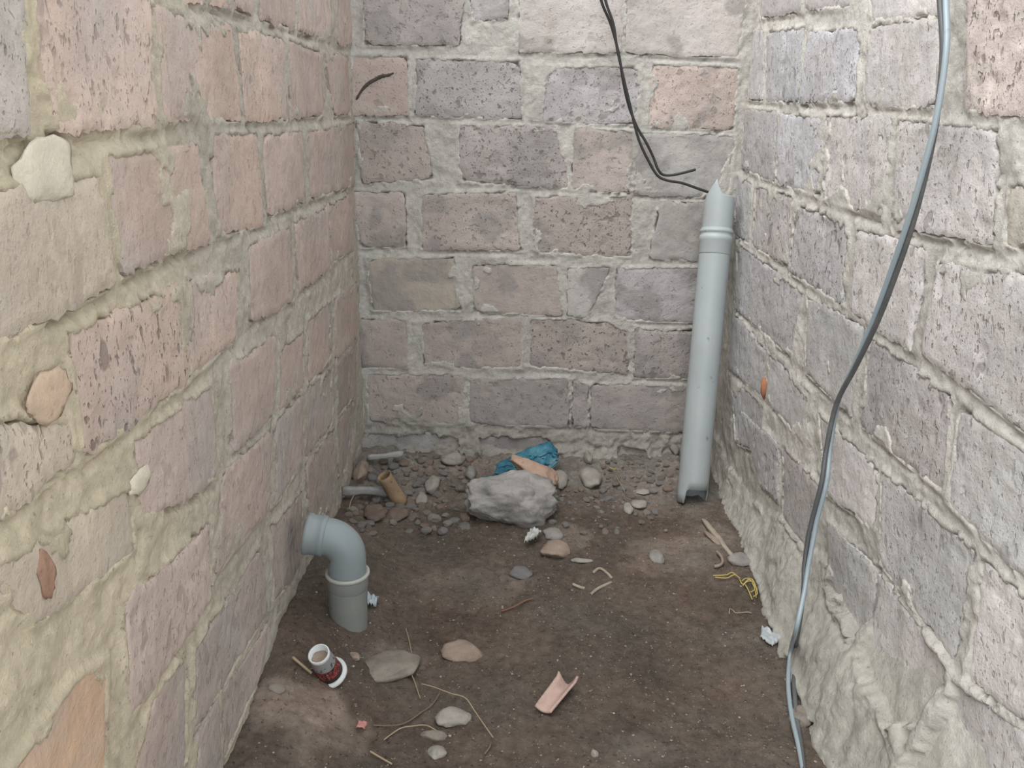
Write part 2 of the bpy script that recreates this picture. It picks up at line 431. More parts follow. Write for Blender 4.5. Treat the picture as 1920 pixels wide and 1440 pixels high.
def stone_block(parent, plane, q, col, spot, seed):
    rg = random.Random(seed)
    wU = (np.hypot(*(q[1] - q[0])) + np.hypot(*(q[2] - q[3]))) / 2; wV = (np.hypot(*(q[3] - q[0])) + np.hypot(*(q[2] - q[1]))) / 2
    nu, nv = max(5, int(wU / .0075)), max(5, int(wV / .0075))
    s = np.linspace(-1, 1, nu + 1); t = np.linspace(-1, 1, nv + 1); S, T = np.meshgrid(s, t, indexing='ij')
    ca = np.array([[rg.choice([.015, .03, .02, .075]) for _ in (0, 1)] for _ in (0, 1)])
    cc = np.where(S < 0, np.where(T < 0, ca[0, 0], ca[0, 1]), np.where(T < 0, ca[1, 0], ca[1, 1]))
    k = 1 - cc * (np.abs(S) ** 9) * (np.abs(T) ** 6) * min(1, .2 / wU); k2 = 1 - cc * 1.6 * (np.abs(T) ** 9) * (np.abs(S) ** 8)
    Sa, Ta = S * k, T * k2
    a, b = (Sa + 1) / 2, (1 - Ta) / 2
    P = ((1 - a) * (1 - b))[..., None] * q[0] + (a * (1 - b))[..., None] * q[1] + (a * b)[..., None] * q[2] + ((1 - a) * b)[..., None] * q[3]
    ed = np.minimum((1 - np.abs(S)) * wU / 2, (1 - np.abs(T)) * wV / 2)
    wgt = sstep(.04, 0, ed)
    o = seed * 3.7
    dx = .0065 * N[0].fbm(P[..., 0] * 70 + o, P[..., 1] * 70, 3, .7) + .005 * N[1](P[..., 0] * 14 + o, P[..., 1] * 14)
    dz = .0065 * N[2].fbm(P[..., 0] * 70 + o, P[..., 1] * 70, 3, .7) + .005 * N[3](P[..., 0] * 14 + o, P[..., 1] * 14)
    P = P + np.stack([dx * wgt, dz * wgt], -1)
    h = rg.uniform(-.0005, .003) + .0022 * N[4].fbm(P[..., 0] * 28 + o, P[..., 1] * 28, 4) + .002 * N[5](P[..., 0] * 6 + o, P[..., 1] * 6)
    h = h - .0028 * sstep(.007, 0, ed) * (.6 + .8 * N[6](P[..., 0] * 40 + o, P[..., 1] * 40) ** 2)
    pitn = N[7](P[..., 0] * 45 + o, P[..., 1] * 32); h = h - .0035 * min(spot, 1) * sstep(.5, .75, pitn)
    c = q.mean(0)
    def to3(u, z, hh):
        if plane == 'back': return np.stack([u - c[0], -hh, z - c[1]], -1)
        if plane == 'left': return np.stack([hh, u - c[0], z - c[1]], -1)
        return np.stack([-hh, u - c[0], z - c[1]], -1)
    V = to3(P[..., 0], P[..., 1], h).reshape(-1, 3).tolist(); nvv = nv + 1
    Fc = [(i * nvv + j, (i + 1) * nvv + j, (i + 1) * nvv + j + 1, i * nvv + j + 1) for i in range(nu) for j in range(nv)]
    rim = [i * nvv for i in range(nu + 1)] + [nu * nvv + j for j in range(1, nv + 1)] + [i * nvv + nv for i in range(nu - 1, -1, -1)] + [j for j in range(nv - 1, 0, -1)]
    b0 = len(V)
    for r in rim:
        v = list(V[r]); ax = {'back': (1, .04), 'left': (0, -.04), 'right': (0, .04)}[plane]; v[ax[0]] = ax[1]; V.append(v)
    L = len(rim)
    for i in range(L):
        j = (i + 1) % L; Fc.append((rim[j], rim[i], b0 + i, b0 + j))
    Fc.append(tuple(b0 + i for i in range(L)))
    if plane == 'left': Fc = [f[::-1] for f in Fc]
    o = mesh_obj('stone_block', V, Fc, MTB if plane == 'back' else MT, parent)
    o.location = {'back': (c[0], DB, c[1]), 'left': (XL, c[0], c[1]), 'right': (XR, c[0], c[1])}[plane]
    jit = [rg.uniform(.93, 1.07)] * 3
    o.color = (col[0] * jit[0], col[1] * jit[1], col[2] * jit[2], spot)
    return o

# back wall
bb = parse(BACK, 'back'); bl = parse(LEFT, 'left'); br = parse(RIGHT, 'right')
zt = max(q[:, 1].max() for q, _, _ in bb); 
bb += filler(bb, -.45, .78, zt + .02, ZTOP - .1, zt + .03)
zl = max(q[:, 1].max() for q, _, _ in bl); zr = max(q[:, 1].max() for q, _, _ in br)
def floor_line_back(U, Z, rough, lump):
    t = sstep(.15, .02, Z + .035 * lump); return t * (.022 + .024 * rough + .020 * lump) + sstep(.07, -.03, Z) * .035
wall('wall_back', 'back', bb, np.arange(XL - .05, XR + .05, .005), np.concatenate([np.arange(-.15, 1.65, .005), np.arange(1.65, ZTOP, .03)]),
     dict(seed=0, tone=(.60, .58, .54), tone2=(.40, .38, .345), mask=lambda U, Z: sstep(.19, .12, Z + .04 * N[3].fbm(U * 12, Z * 12, 3)), smear=.26, apron=floor_line_back))
bl += filler(bl, .35, 2.8, -.1, ZTOP - .05, .02)
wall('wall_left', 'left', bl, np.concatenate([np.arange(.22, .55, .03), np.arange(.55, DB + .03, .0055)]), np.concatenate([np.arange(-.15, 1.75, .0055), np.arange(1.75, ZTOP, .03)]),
     dict(seed=2, tone=(.54, .50, .43), tone2=(.68, .59, .43), mask=lambda U, Z: sstep(1.6, .8, U), smear=.24))  # near end yellower: sandy mortar, with a warm haze of light put into the colour
def skirt(U, Z, rough, lump):
    # thick mortar fillet thrown against the foot of the right wall
    top = .12 + .17 * sstep(2.6, 1.4, U) + .10 * sstep(1.5, 1.2, U) + .05 * lump
    t = np.clip((top - Z) / (top + .03), 0, 1.1); foot = .025 + .085 * sstep(2.7, 1.3, U)
    return foot * sstep(0, 1, t) * (1 + .05 * lump) + sstep(0, .10, t) * (.008 + .004 * rough)
br += filler(br, .55, 2.75, -.1, ZTOP - .05, .04)
wall('wall_right', 'right', br, np.concatenate([np.arange(.42, .7, .03), np.arange(.7, DB + .03, .0055)]), np.concatenate([np.arange(-.15, 1.75, .0055), np.arange(1.75, ZTOP, .03)]),
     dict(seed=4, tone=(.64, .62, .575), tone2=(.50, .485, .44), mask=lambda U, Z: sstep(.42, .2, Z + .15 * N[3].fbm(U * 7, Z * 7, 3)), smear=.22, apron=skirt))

# ------------------------------------------------------------------ dirt floor
def floor_z(X, Y):
    X = np.asarray(X, float); Y = np.asarray(Y, float)
    z = .09 * sstep(-.15, -.46, X) * sstep(2.7, 1.6, Y) + .02 * sstep(-.2, -.46, X)
    z = z + .025 * sstep(2.5, 2.85, Y) + .02 * sstep(.5, .8, X)
    z = z + .012 * N[8].fbm(X * 4.5, Y * 4.5, 3)
    return z
def floor_fine(X, Y):
    z = floor_z(X, Y)
    r = N[9].fbm(X * 17, Y * 17, 5, .6); clod = N[10].fbm(X * 42, Y * 42, 3, .6)
    rub = sstep(2.35, 2.75, Y)
    return z + .0085 * r * (1 + 1.2 * rub) + .004 * sstep(.2, .7, clod) * (1 + rub) + .0025 * clod
def on_floor(px, py):
    z = 0.0
    for _ in range(14): p = on_z(px, py, z); z = .5 * z + .5 * float(floor_z(p[0], p[1]))
    p[2] = float(floor_fine(p[0], p[1])); return p
xs = np.arange(XL - .03, XR + .03, .0048); ys = np.concatenate([np.arange(-2.5, 1.0, .04), np.arange(1.0, DB + .04, .0048)])
Xg, Yg = np.meshgrid(xs, ys, indexing='ij')
tone = np.empty(Xg.shape + (3,)); tone[:] = (.160, .130, .107)
def patch(px, py, rx, ry, rgb, amt, seed):
    p = on_floor(px, py); a = pxsize(p, rx); b = ry * a / rx * 1.9
    d = np.hypot((Xg - p[0]) / a, (Yg - p[1]) / b) + .55 * N[seed % 12].fbm(Xg * 13 + seed, Yg * 13, 4)
    m = (sstep(1.1, .6, d) * amt)[..., None]; tone[:] = tone * (1 - m) + np.array(rgb) * m
for i, a in enumerate([(560, 1320, 75, 45, .8), (640, 1370, 60, 30, .6), (560, 1410, 40, 30, .5), (520, 1300, 50, 22, .6), (740, 1235, 60, 28, .5),
                       (1250, 1050, 110, 40, .55), (880, 1110, 120, 40, .35), (1180, 1410, 70, 30, .3), (1330, 1010, 60, 45, .5), (780, 930, 110, 30, .7),
                       (1120, 880, 160, 26, .8), (1210, 900, 80, 26, .6), (700, 960, 60, 20, .6), (900, 870, 260, 22, .9), (1060, 1010, 50, 25, .5), (1400, 1190, 70, 26, .25)]):
    patch(*a[:4], (.335, .285, .24), a[4], i)
m = (.85 * sstep(2.40, 2.66, Yg + .16 * N[3].fbm(Xg * 9, Yg * 9, 3)))[..., None]; tone = tone * (1 - m) + np.array((.29, .268, .24)) * m
fo = fast_grid('floor', np.stack([Xg, Yg, floor_fine(Xg, Yg)], -1), MD, tone); fo['kind'] = 'structure'

# ------------------------------------------------------------------ stones
def stone_mesh(name, size, seed, sub=3, rough=.25, facets=10, flat=.0):
    rg = np.random.default_rng(seed)
    bm = bmesh.new(); bmesh.ops.create_icosphere(bm, subdivisions=sub, radius=1)
    dirs = rg.normal(size=(facets, 3)); dirs /= np.linalg.norm(dirs, axis=1)[:, None]; offs = rg.uniform(.62, .92, facets)
    for v in bm.verts:
        p = np.array(v.co)
        for d, o in zip(dirs, offs):
            e = p.dot(d) - o
            if e > 0: p = p - d * e * .9
        q = Vector(p * 2.1 + seed % 97); p = p * (1 + rough * .5 * mnoise.noise(q) + rough * .28 * mnoise.noise(q * 3.1) + rough * .12 * mnoise.noise(q * 8))
        v.co = Vector((p[0] * size[0], p[1] * size[1], p[2] * size[2]))
    zmin = min(v.co.z for v in bm.verts)
    for v in bm.verts: v.co.z -= zmin
    me = bpy.data.meshes.new(name); bm.to_mesh(me); bm.free(); return me
def place_stone(name, px, py, wpx, hpx, thick, mat, label, cat, seed, rot=0, sub=3, rough=.25, group=None, sink=.25, facets=10, tilt=(0, 0)):
    """px, py: centre of the stone's footprint; wpx, hpx: its width and depth as seen; thick in metres"""
    p = on_floor(px, py); sx = pxsize(p, wpx) / 2; v = (p - O); sl = abs(v[2]) / np.linalg.norm(v)
    sy = max(pxsize(p, hpx) / 2 / sl, .004)
    o = link_mesh(name, stone_mesh(name, (sx, sy, thick / 2), seed, sub, rough, facets), mat)
    o.location = (p[0], p[1], p[2] - sink * thick); o.rotation_euler = (tilt[0], tilt[1], rot)
    return tag(o, label, cat, group)
MS = {'rock': mat_stone('grey_rock', (.37, .355, .34), var=.35, scale=14, bump=.008), 'pinkstone': mat_stone('pink_tuff_piece', (.52, .36, .28), var=.2, scale=20),
      'grey': mat_stone('grey_rubble', (.30, .285, .27), var=.25, scale=25), 'pale': mat_stone('pale_rubble', (.36, .335, .30), var=.25, scale=25),
      'tan': mat_stone('tan_rubble', (.34, .265, .215), var=.25, scale=25), 'slate': mat_stone('bluish_stone', (.185, .18, .18), var=.2, scale=25),
      'brown': mat_stone('brown_rubble', (.19, .145, .12), var=.3, scale=25), 'cement': mat_stone('cement_crust', (.27, .24, .205), var=.3, scale=22, spotamt=.5)}
place_stone('boulder', 949, 971, 196, 54, .185, MS['rock'], 'large grey boulder lying on the dirt in front of the back wall', 'rock', 5, .3, 5, .34, sink=.22, facets=14, tilt=(-.15, .08))
place_stone('tuff_fragment', 994, 924, 106, 26, .066, MS['pinkstone'], 'long pale pink stone fragment resting behind the grey boulder on the blue bag', 'stone', 12, -.28, 4, .3, sink=-.78, tilt=(0, .28))
DIST = [
 ('stone_slab', 725, 1254, 155, 66, .03, 'cement', 'flat brown cement slab half buried to the right of the paper cup', 21, .25),
 ('stone_slab', 862, 1222, 92, 40, .026, 'tan', 'flat tan stone slab in the dirt at the tip of the dry stalk', 22, -.3),
 ('flat_stone', 850, 1350, 70, 36, .025, 'pale', 'pale grey flat oval stone in the front among the dry twigs', 23, .5),
 ('flat_stone', 818, 1413, 40, 24, .022, 'pale', 'small pale square stone at the bottom edge of the photo', 24, .1),
 ('flat_stone', 815, 1383, 60, 16, .016, 'cement', 'narrow tan stone between the two pale flat stones in front', 25, -.1),
 ('stone', 976, 1078, 44, 24, .02, 'slate', 'dark bluish flat stone below the grey boulder', 26, .2),
 ('stone', 1040, 1035, 62, 34, .03, 'tan', 'brown triangular stone right below the boulder', 27, -.4),
 ('stone', 1036, 1006, 40, 22, .03, 'grey', 'small grey stone touching the right foot of the boulder', 28, .3),
 ('stone_sliver', 1090, 1053, 44, 9, .012, 'pale', 'thin pale stone sliver in the middle of the dirt floor', 29, .05),
 ('stone', 1335, 1010, 17, 28, .016, 'tan', 'small tan rectangular stone beside the wooden stick', 30, .35),
 ('stone', 1385, 1050, 44, 26, .03, 'grey', 'grey stone at the foot of the mortar skirting beyond the yellow twine', 31, 0),
 ('stone', 1232, 1048, 30, 24, .02, 'grey', 'round grey stone between the standing pipe and the scrap of card', 32, 0),
 ('stone', 1178, 955, 18, 22, .022, 'pale', 'leftmost of the pale stones in front of the standing pipe', 33, 0),
 ('stone', 1197, 946, 34, 16, .022, 'pale', 'flat pale stone between the boulder and the standing pipe', 34, .2),
 ('stone', 1203, 925, 36, 10, .014, 'pale', 'thin pale shard left of the standing pipe foot', 35, -.1),
 ('stone', 1105, 898, 46, 30, .05, 'pale', 'pale rounded stone right of the pink stone fragment', 36, 0),
 ('stone', 1050, 905, 30, 30, .05, 'pale', 'pale stone touching the right end of the pink fragment', 37, 0),
 ('stone', 1103, 862, 18, 22, .05, 'pale', 'white angular stone by the back wall right of the blue bag', 38, 0),
 ('stone', 676, 895, 28, 40, .06, 'tan', 'upright tan stone leaning in the left back corner', 39, 0),
 ('stone', 700, 968, 50, 30, .04, 'brown', 'brown rounded stone below the rusty tube', 40, .2),
 ('stone', 745, 968, 44, 26, .03, 'brown', 'low brown stone at the foot of the rusty tube', 41, -.2),
 ('stone', 812, 915, 32, 30, .045, 'pale', 'pale lump of rubble between the rusty tube and the boulder', 42, 0),
 ('stone', 790, 938, 26, 22, .035, 'pale', 'whitish crumb of plaster right of the rusty tube', 43, 0),
 ('stone', 850, 866, 50, 20, .04, 'pale', 'flat pale stone against the back wall left of the blue bag', 44, -.25),
 ('stone', 882, 890, 26, 22, .04, 'grey', 'grey stone left of the tip of the blue bag', 45, 0),
 ('stone', 1242, 836, 44, 14, .03, 'pale', 'pale slab on the rubble by the back wall left of the pipe', 46, 0),
 ('stone', 1262, 845, 20, 22, .04, 'grey', 'grey stone between the pale slab and the standing pipe', 47, 0),
 ('stone', 658, 1172, 16, 10, .014, 'tan', 'tiny tan pebble in front of the grey elbow pipe', 48, 0),
 ('stone', 665, 1232, 20, 18, .016, 'tan', 'tan pebble right behind the paper cup rim', 49, .4),
 ('stone', 1114, 1416, 16, 14, .014, 'pale', 'pale pebble in the bare dirt near the bottom edge', 50, .2),
 ('stone', 1500, 1346, 50, 34, .03, 'cement', 'dull brown stone under the loop of the grey cable', 51, .2),
 ('stone', 516, 1292, 40, 16, .016, 'cement', 'flat tan crust against the left wall before the paper cup', 52, -.3),
 ('stone', 1440, 1150, 26, 16, .02, 'grey', 'grey pebble against the mortar skirting below the yellow twine', 53, 0),
]
for (nm, px, py, wp, hp, th, mk, lb, sd, rt) in DIST:
    place_stone(nm, px, py, wp, hp, th, MS[mk], lb, 'stone', sd, rt, 3, .3, sink=.3)
# rubble along the back wall: every lump a stone
bases = [stone_mesh('rubble', (1, 1, .75), 300 + i, 2, .35, 9) for i in range(6)]
for b_ in bases: b_.polygons.foreach_set('use_smooth', [False] * len(b_.polygons))
rr = random.Random(5); k = 0; tries = 0
bpy.context.view_layer.update()
taken = [(o.location.x, o.location.y, min(o.dimensions.x, .09) * .42) for o in C.objects if o.get('category') == 'stone']
while k < 230:
    px = rr.uniform(650, 1330); py = rr.uniform(852, 950) if rr.random() < .85 else rr.uniform(940, 1000)
    if 880 < px < 1035 and py > 835: continue
    if 1255 < px and py > 890: continue
    if 1030 < px < 1130 and 845 < py < 915: continue
    if px > 1060 and py > 905 and rr.random() < .7: continue
    p = on_floor(px, py)
    if p[1] > DB - .05 or p[0] < XL + .03 or p[0] > XR - .05: continue
    tries += 1
    if tries > 6000: break
    if any(math.hypot(p[0] - q[0], p[1] - q[1]) < q[2] + .015 for q in taken): continue
    me = bases[k % 6]
    o = bpy.data.objects.new('rubble_stone', me); C.objects.link(o)
    if not me.materials: me.materials.append(MS['grey'])
    mk = rr.choice(['grey', 'pale', 'tan', 'grey', 'cement'])
    o.material_slots[0].link = 'OBJECT'; o.material_slots[0].material = MS[mk]
    s = rr.uniform(.006, .017) * (1.25 if px < 880 else .95); o.scale = (s * rr.uniform(.8, 1.4), s, s * rr.uniform(.6, 1)); o.rotation_euler = (rr.uniform(-.3, .3), rr.uniform(-.3, .3), rr.uniform(0, 6))
    o.location = (p[0], p[1], p[2] - s * .35); taken.append((p[0], p[1], s * .8))
    zone = ('behind the rusty tube' if px < 700 else 'right of the rusty tube' if px < 800 else 'left of the grey boulder' if px < 905 else
            'right of the grey boulder' if px < 1080 else 'between boulder and pipe' if px < 1190 else 'beside the pipe foot')
    row = 'near the back wall' if py < 890 else 'further forward' if py < 925 else 'at the dirt edge'
    word = {'grey': 'grey', 'pale': 'pale', 'tan': 'tan', 'cement': 'dull brown'}[mk]; size = 'tiny' if s < .010 else 'small'
    tag(o, f'{size} {word} rubble lump {zone}, {row}', 'stone', f'{size} {word} rubble {zone}, {row}'); k += 1
# grit scattered over the dirt
GV, GF = [], []
oct_v = np.array([(1, 0, 0), (0, 1, 0), (-1, 0, 0), (0, -1, 0), (0, 0, 1), (0, 0, -1)], float); oct_f = [(0, 1, 4), (1, 2, 4), (2, 3, 4), (3, 0, 4), (1, 0, 5), (2, 1, 5), (3, 2, 5), (0, 3, 5)]
gx = RNG.uniform(XL + .03, XR - .07, 5000); gy = RNG.uniform(1.15, 2.75, 5000); gz = floor_fine(gx, gy); gs = RNG.gamma(1.6, .0007, 5000) + .0005
for x, y, z, s in zip(gx, gy, gz, gs):
    s = min(s, .0042); b = len(GV); a = RNG.uniform(0, 6.28); c_, s_ = math.cos(a), math.sin(a)
    for v in oct_v * (1, .75, .7) * s * RNG.uniform(.7, 1.3, (6, 1)): GV.append((x + v[0] * c_ - v[1] * s_, y + v[0] * s_ + v[1] * c_, z + v[2] + s * .3))
    GF += [tuple(b + i for i in f) for f in oct_f]
def mat_grit():
    t = NT('grit'); co = t.coord(offset=False)
    c = t.mix(t.noise(co, 60, 2, .5, .35, .65), (.12, .09, .07), (.42, .38, .32)); t.base(c); return t.m
go = mesh_obj('gravel', GV, GF, mat_grit(), fo, smooth=False)
tag(go, 'fine pale grit', kind='stuff')

# ------------------------------------------------------------------ standing grey drain pipe in the right corner
MP = mat_plastic('grey_pvc', (.41, .455, .47), .42, .3)
MPd = mat_plastic('dusty_grey_pvc', (.27, .315, .33), .45, .3)
MPr = mat_plastic('muddy_grey_pvc', (.25, .265, .25), .6, .45)
def pipe_shell(A, B, r, thick, seg=48, rings=30, top=None, bot=None):
    """hollow pipe from A to B; top(theta), bot(theta) give the cut of the ends in metres; theta 0 = image right, 3/2 pi = towards the camera"""
    A, B = np.array(A), np.array(B); ax = _n(B - A); u = np.array([1.0, 0, 0]); u = _n(u - ax * u.dot(ax)); v = np.cross(ax, u); L = np.linalg.norm(B - A)
    V, Fc = [], []
    for rr_ in (r, r - thick):
        for i in range(rings + 1):
            for k in range(seg):
                th = 2 * math.pi * k / seg; lo = bot(th) if bot else 0; hi = L + (top(th) if top else 0)
                V.append(A + ax * (lo + (hi - lo) * i / rings) + rr_ * (math.cos(th) * u + math.sin(th) * v))
    n = (rings + 1) * seg
    for i in range(rings):
        for k in range(seg):
            a = i * seg + k; b = i * seg + (k + 1) % seg; Fc += [(a, b, b + seg, a + seg), (n + b, n + a, n + a + seg, n + b + seg)]
    for k in range(seg):
        b = (k + 1) % seg; t = rings * seg; Fc += [(t + k, t + b, n + t + b, n + t + k), (b, k, n + k, n + b)]
    return V, Fc
def lathe_ring(A, ax, prof, seg=48):
    """closed profile [(distance along axis, radius)] turned around the axis through A"""
    A = np.array(A); ax = _n(np.array(ax)); u = np.array([1.0, 0, 0]); u = u - ax * u.dot(ax)
    u = _n(u) if np.linalg.norm(u) > .2 else _n(np.cross(ax, [0, 1.0, 0])); v = np.cross(ax, u); V = []; Fc = []; m = len(prof)
    for k in range(seg):
        th = 2 * math.pi * k / seg
        for d, r in prof: V.append(A + ax * d + r * (math.cos(th) * u + math.sin(th) * v))
    for k in range(seg):
        for j in range(m):
            a = k * m + j; b = k * m + (j + 1) % m; c = (k + 1) % seg * m; Fc.append((a, c + j, c + (j + 1) % m, b))
    return V, Fc
Bp = on_floor(1297, 940); Bp = np.array([Bp[0], Bp[1], Bp[2]])
Bt = on_back(1350, 367, DB - .075)
PA = Bp; PT = Bt; pax = _n(PT - PA); pr = .049
root = empty('standing_drain_pipe', PA)
tag(root, 'tall grey plastic drain pipe standing upright in the right back corner, broken top', 'pipe')
Lp = np.linalg.norm(PT - PA); Js = Lp - .135          # the socket begins below the ring
def cutbot(th):
    d = (math.degrees(th) - 292 + 180) % 360 - 180
    return .002 + .047 * float(sstep(64, 58, abs(d)))
def cuttop(th):
    d = (math.degrees(th) - 240 + 180) % 360 - 180
    if d < 0: return .045 * (1 - min(1, -d / 60) ** .8) - .02 * min(1, -d / 60)
    return .047 * (1 - min(1, d / 38)) ** 2.2 - .004
V, Fc = pipe_shell(PA, PA + pax * (Js + .03), pr, .004, bot=cutbot)
mesh_obj('pipe_body', local(V, PA), Fc, MP, root)
V, Fc = pipe_shell(PA + pax * (Js + .02), PT, pr - .0015, .004, top=cuttop)
mesh_obj('broken_neck', local(V, PA), Fc, MP, root)
V, Fc = lathe_ring(PA + pax * Js, pax, [(-.056, pr - .001), (-.05, pr + .0014), (-.014, pr + .0014), (-.010, pr + .0038), (-.002, pr + .0042), (.004, pr + .0034), (.006, pr + .0010), (.014, pr + .0010), (.016, pr + .0036), (.024, pr + .0036), (.027, pr - .003)])
mesh_obj('socket_ring', local(V, PA), Fc, MP, root)

# ------------------------------------------------------------------ elbow pipe at the left wall
Ec = on_floor(652, 1160); root = empty('elbow_drain_pipe', Ec)
tag(root, 'short grey plastic elbow pipe rising from the dirt and bending towards left wall', 'pipe')
er = pxsize(Ec, 35.5)
E = lambda dx, dz, dy=0: Ec + np.array([dx, dy, dz])
zr = on_back(655, 1075, Ec[1])[2] - Ec[2]        # height of the socket rim
V, Fc = pipe_shell(E(0, -.05), E(.004, zr - .02), er * 1.0, .004, rings=8); mesh_obj('riser_socket', local(V, Ec), Fc, MPr, root)
V, Fc = lathe_ring(E(.004, zr), (0, 0, 1), [(-.040, er * .98), (-.036, er * 1.0), (-.030, er * 1.04), (-.008, er * 1.05), (-.004, er * 1.04), (-.004, er * .96)])
mesh_obj('socket_bulge', local(V, Ec), Fc, MPr, root)
V, Fc = lathe_ring(E(.004, zr), (0, 0, 1), [(-.005, er * .97), (-.005, er * 1.06), (-.003, er * 1.10), (.0, er * 1.14), (.004, er * 1.14), (.006, er * 1.10), (.006, er * .95)])
mesh_obj('socket_rim', local(V, Ec), Fc, mat_plastic('pale_pvc_rim', (.42, .42, .385), .4, .25), root)
rb = er * 1.12; zc = zr + .045
path = [E(.004, zr - .02)] + [E(.004, zr + .015), E(.004, zr + .03)]
for i in range(1, 15):
    a = math.radians(84) * i / 14; path.append(E(.004 - rb + rb * math.cos(a), zc + rb * math.sin(a)))
d = _n(path[-1] - path[-2]); e0 = path[-1].copy()
path += [e0 + d * .012]
V, Fc = sweep(path, er * .97, 48, (True, False)); mesh_obj('bend', local(V, Ec), Fc, MPd, root)
s0 = e0
V, Fc = lathe_ring(s0, d, [(.0, er * .95), (.002, er * 1.02), (.006, er * 1.05), (.012, er * 1.05), (.015, er * 1.02), (.034, er * 1.02), (.037, er * 1.07), (.041, er * 1.08), (.047, er * 1.07), (.047, er * .92), (.0, er * .9)])
mesh_obj('mouth_socket', local(V, Ec), Fc, MPd, root)

# ------------------------------------------------------------------ paper cup, upside down
def mat_cup():
    t = NT('printed_paper'); tc = t.n('TexCoord'); sp = t.n('SeparateXYZ'); t.l(tc.outputs['UV'], sp.inputs[0])
    u, v = sp.outputs[0], sp.outputs[1]; co = t.coord(offset=False)
    def band(x, a, b, soft=.02):
        r = t.n('MapRange'); r.inputs[1].default_value = a; r.inputs[2].default_value = a + soft; t.l(x, r.inputs[0])
        q = t.n('MapRange'); q.inputs[1].default_value = b - soft; q.inputs[2].default_value = b; q.inputs[3].default_value = 1; q.inputs[4].default_value = 0; t.l(x, q.inputs[0])
        return t.math('MULTIPLY', r.outputs[0], q.outputs[0])
    c = t.mix(band(v, -.1, .52), (.30, .29, .30), (.035, .028, .028))        # dark lower band
    cn = t.n('CombineXYZ'); t.l(t.math('MULTIPLY', u, 26.0), cn.inputs[0]); t.l(t.math('MULTIPLY', v, 7.0), cn.inputs[1])
    red = t.math('MULTIPLY', band(v, .14, .50), t.noise(cn.outputs[0], 1.0, 3, .6, .44, .54))
    c = t.mix(red, c, (.30, .05, .045))
    wh = t.math('MULTIPLY', band(v, .17, .46), t.noise(cn.outputs[0], 1.9, 2, .5, .62, .66)); c = t.mix(wh, c, (.5, .35, .32))
    tl = t.math('MULTIPLY', band(v, .55, .72), t.noise(cn.outputs[0], .7, 2, .5, .55, .6)); c = t.mix(tl, c, (.06, .09, .10))
    t.base(c); t.b.inputs['Roughness'].default_value = .5; return t.m
MW = mat_stone('white_paper', (.68, .70, .70), .5, .06, 30, (.4, .35, .3), .25, .0005)
c0 = on_floor(618, 1266); ra = pxsize(c0, 27) ; rs = pxsize(c0, 18.5); hl = .074
cax = _n(.80 * _n(O - c0) + .60 * (-.52 * right + .85 * up))
c0 = c0 + np.array([0, 0, .012]); root = empty('paper_cup', c0)
tag(root, 'crushed upside-down paper cup with red and black print and white rim on dirt', 'cup')
a_, u_, v_ = frame_of(cax); V, Fc, UV = [], [], []; seg = 40; rn = 10
for i in range(rn + 1):
    f = i / rn; r = ra * .93 + (rs - ra * .93) * f
    for k in range(seg): th = 2 * math.pi * k / seg; V.append(cax * hl * f + r * (math.cos(th) * u_ + math.sin(th) * v_) * (1 - .02 * math.sin(3 * th) * math.sin(math.pi * f)))
for i in range(rn):
    for k in range(seg):
        a = i * seg + k; b = i * seg + (k + 1) % seg; Fc.append((a, b, b + seg, a + seg)); UV += [(k / seg, i / rn), ((k + 1) / seg, i / rn), ((k + 1) / seg, (i + 1) / rn), (k / seg, (i + 1) / rn)]
o = mesh_obj('cup_wall', V, Fc, mat_cup(), root); ul = o.data.uv_layers.new(name='UVMap')
for i, uv in enumerate(UV): ul.data[i].uv = uv
V, Fc = lathe_ring((0, 0, 0), cax, [(-.006 + .0065 * math.cos(a), ra * .99 + .0065 * math.sin(a)) for a in np.linspace(0, 6.283, 11)[:-1]], 40); mesh_obj('rim', V, Fc, MW, root)
V, Fc = lathe_ring((0, 0, 0), cax, [(hl - .004, rs + .0012), (hl + .002, rs + .0016), (hl + .003, rs), (hl + .002, rs - .002), (hl - .012, rs - .003), (hl - .016, .0005), (hl - .018, .0005), (hl - .018, rs - .002)], 40)
mesh_obj('base', V, Fc, MW, root)
V, Fc = [], []
for i in range(6):
    for k in range(24):
        th = 2 * math.pi * k / 24; r = (rs - .0035) * i / 5; lx = math.cos(th) * u_ + math.sin(th) * v_
        low = -lx[2] + .3; V.append(cax * (hl - .0125 + .010 * max(0, low) * i / 5 * (.8 + .4 * math.sin(7 * th))) + lx * r)
for i in range(5):
    for k in range(24): a = i * 24 + k; b = i * 24 + (k + 1) % 24; Fc.append((a, b, b + 24, a + 24))
mesh_obj('dirt_fill', V, Fc, MS['tan'], root)

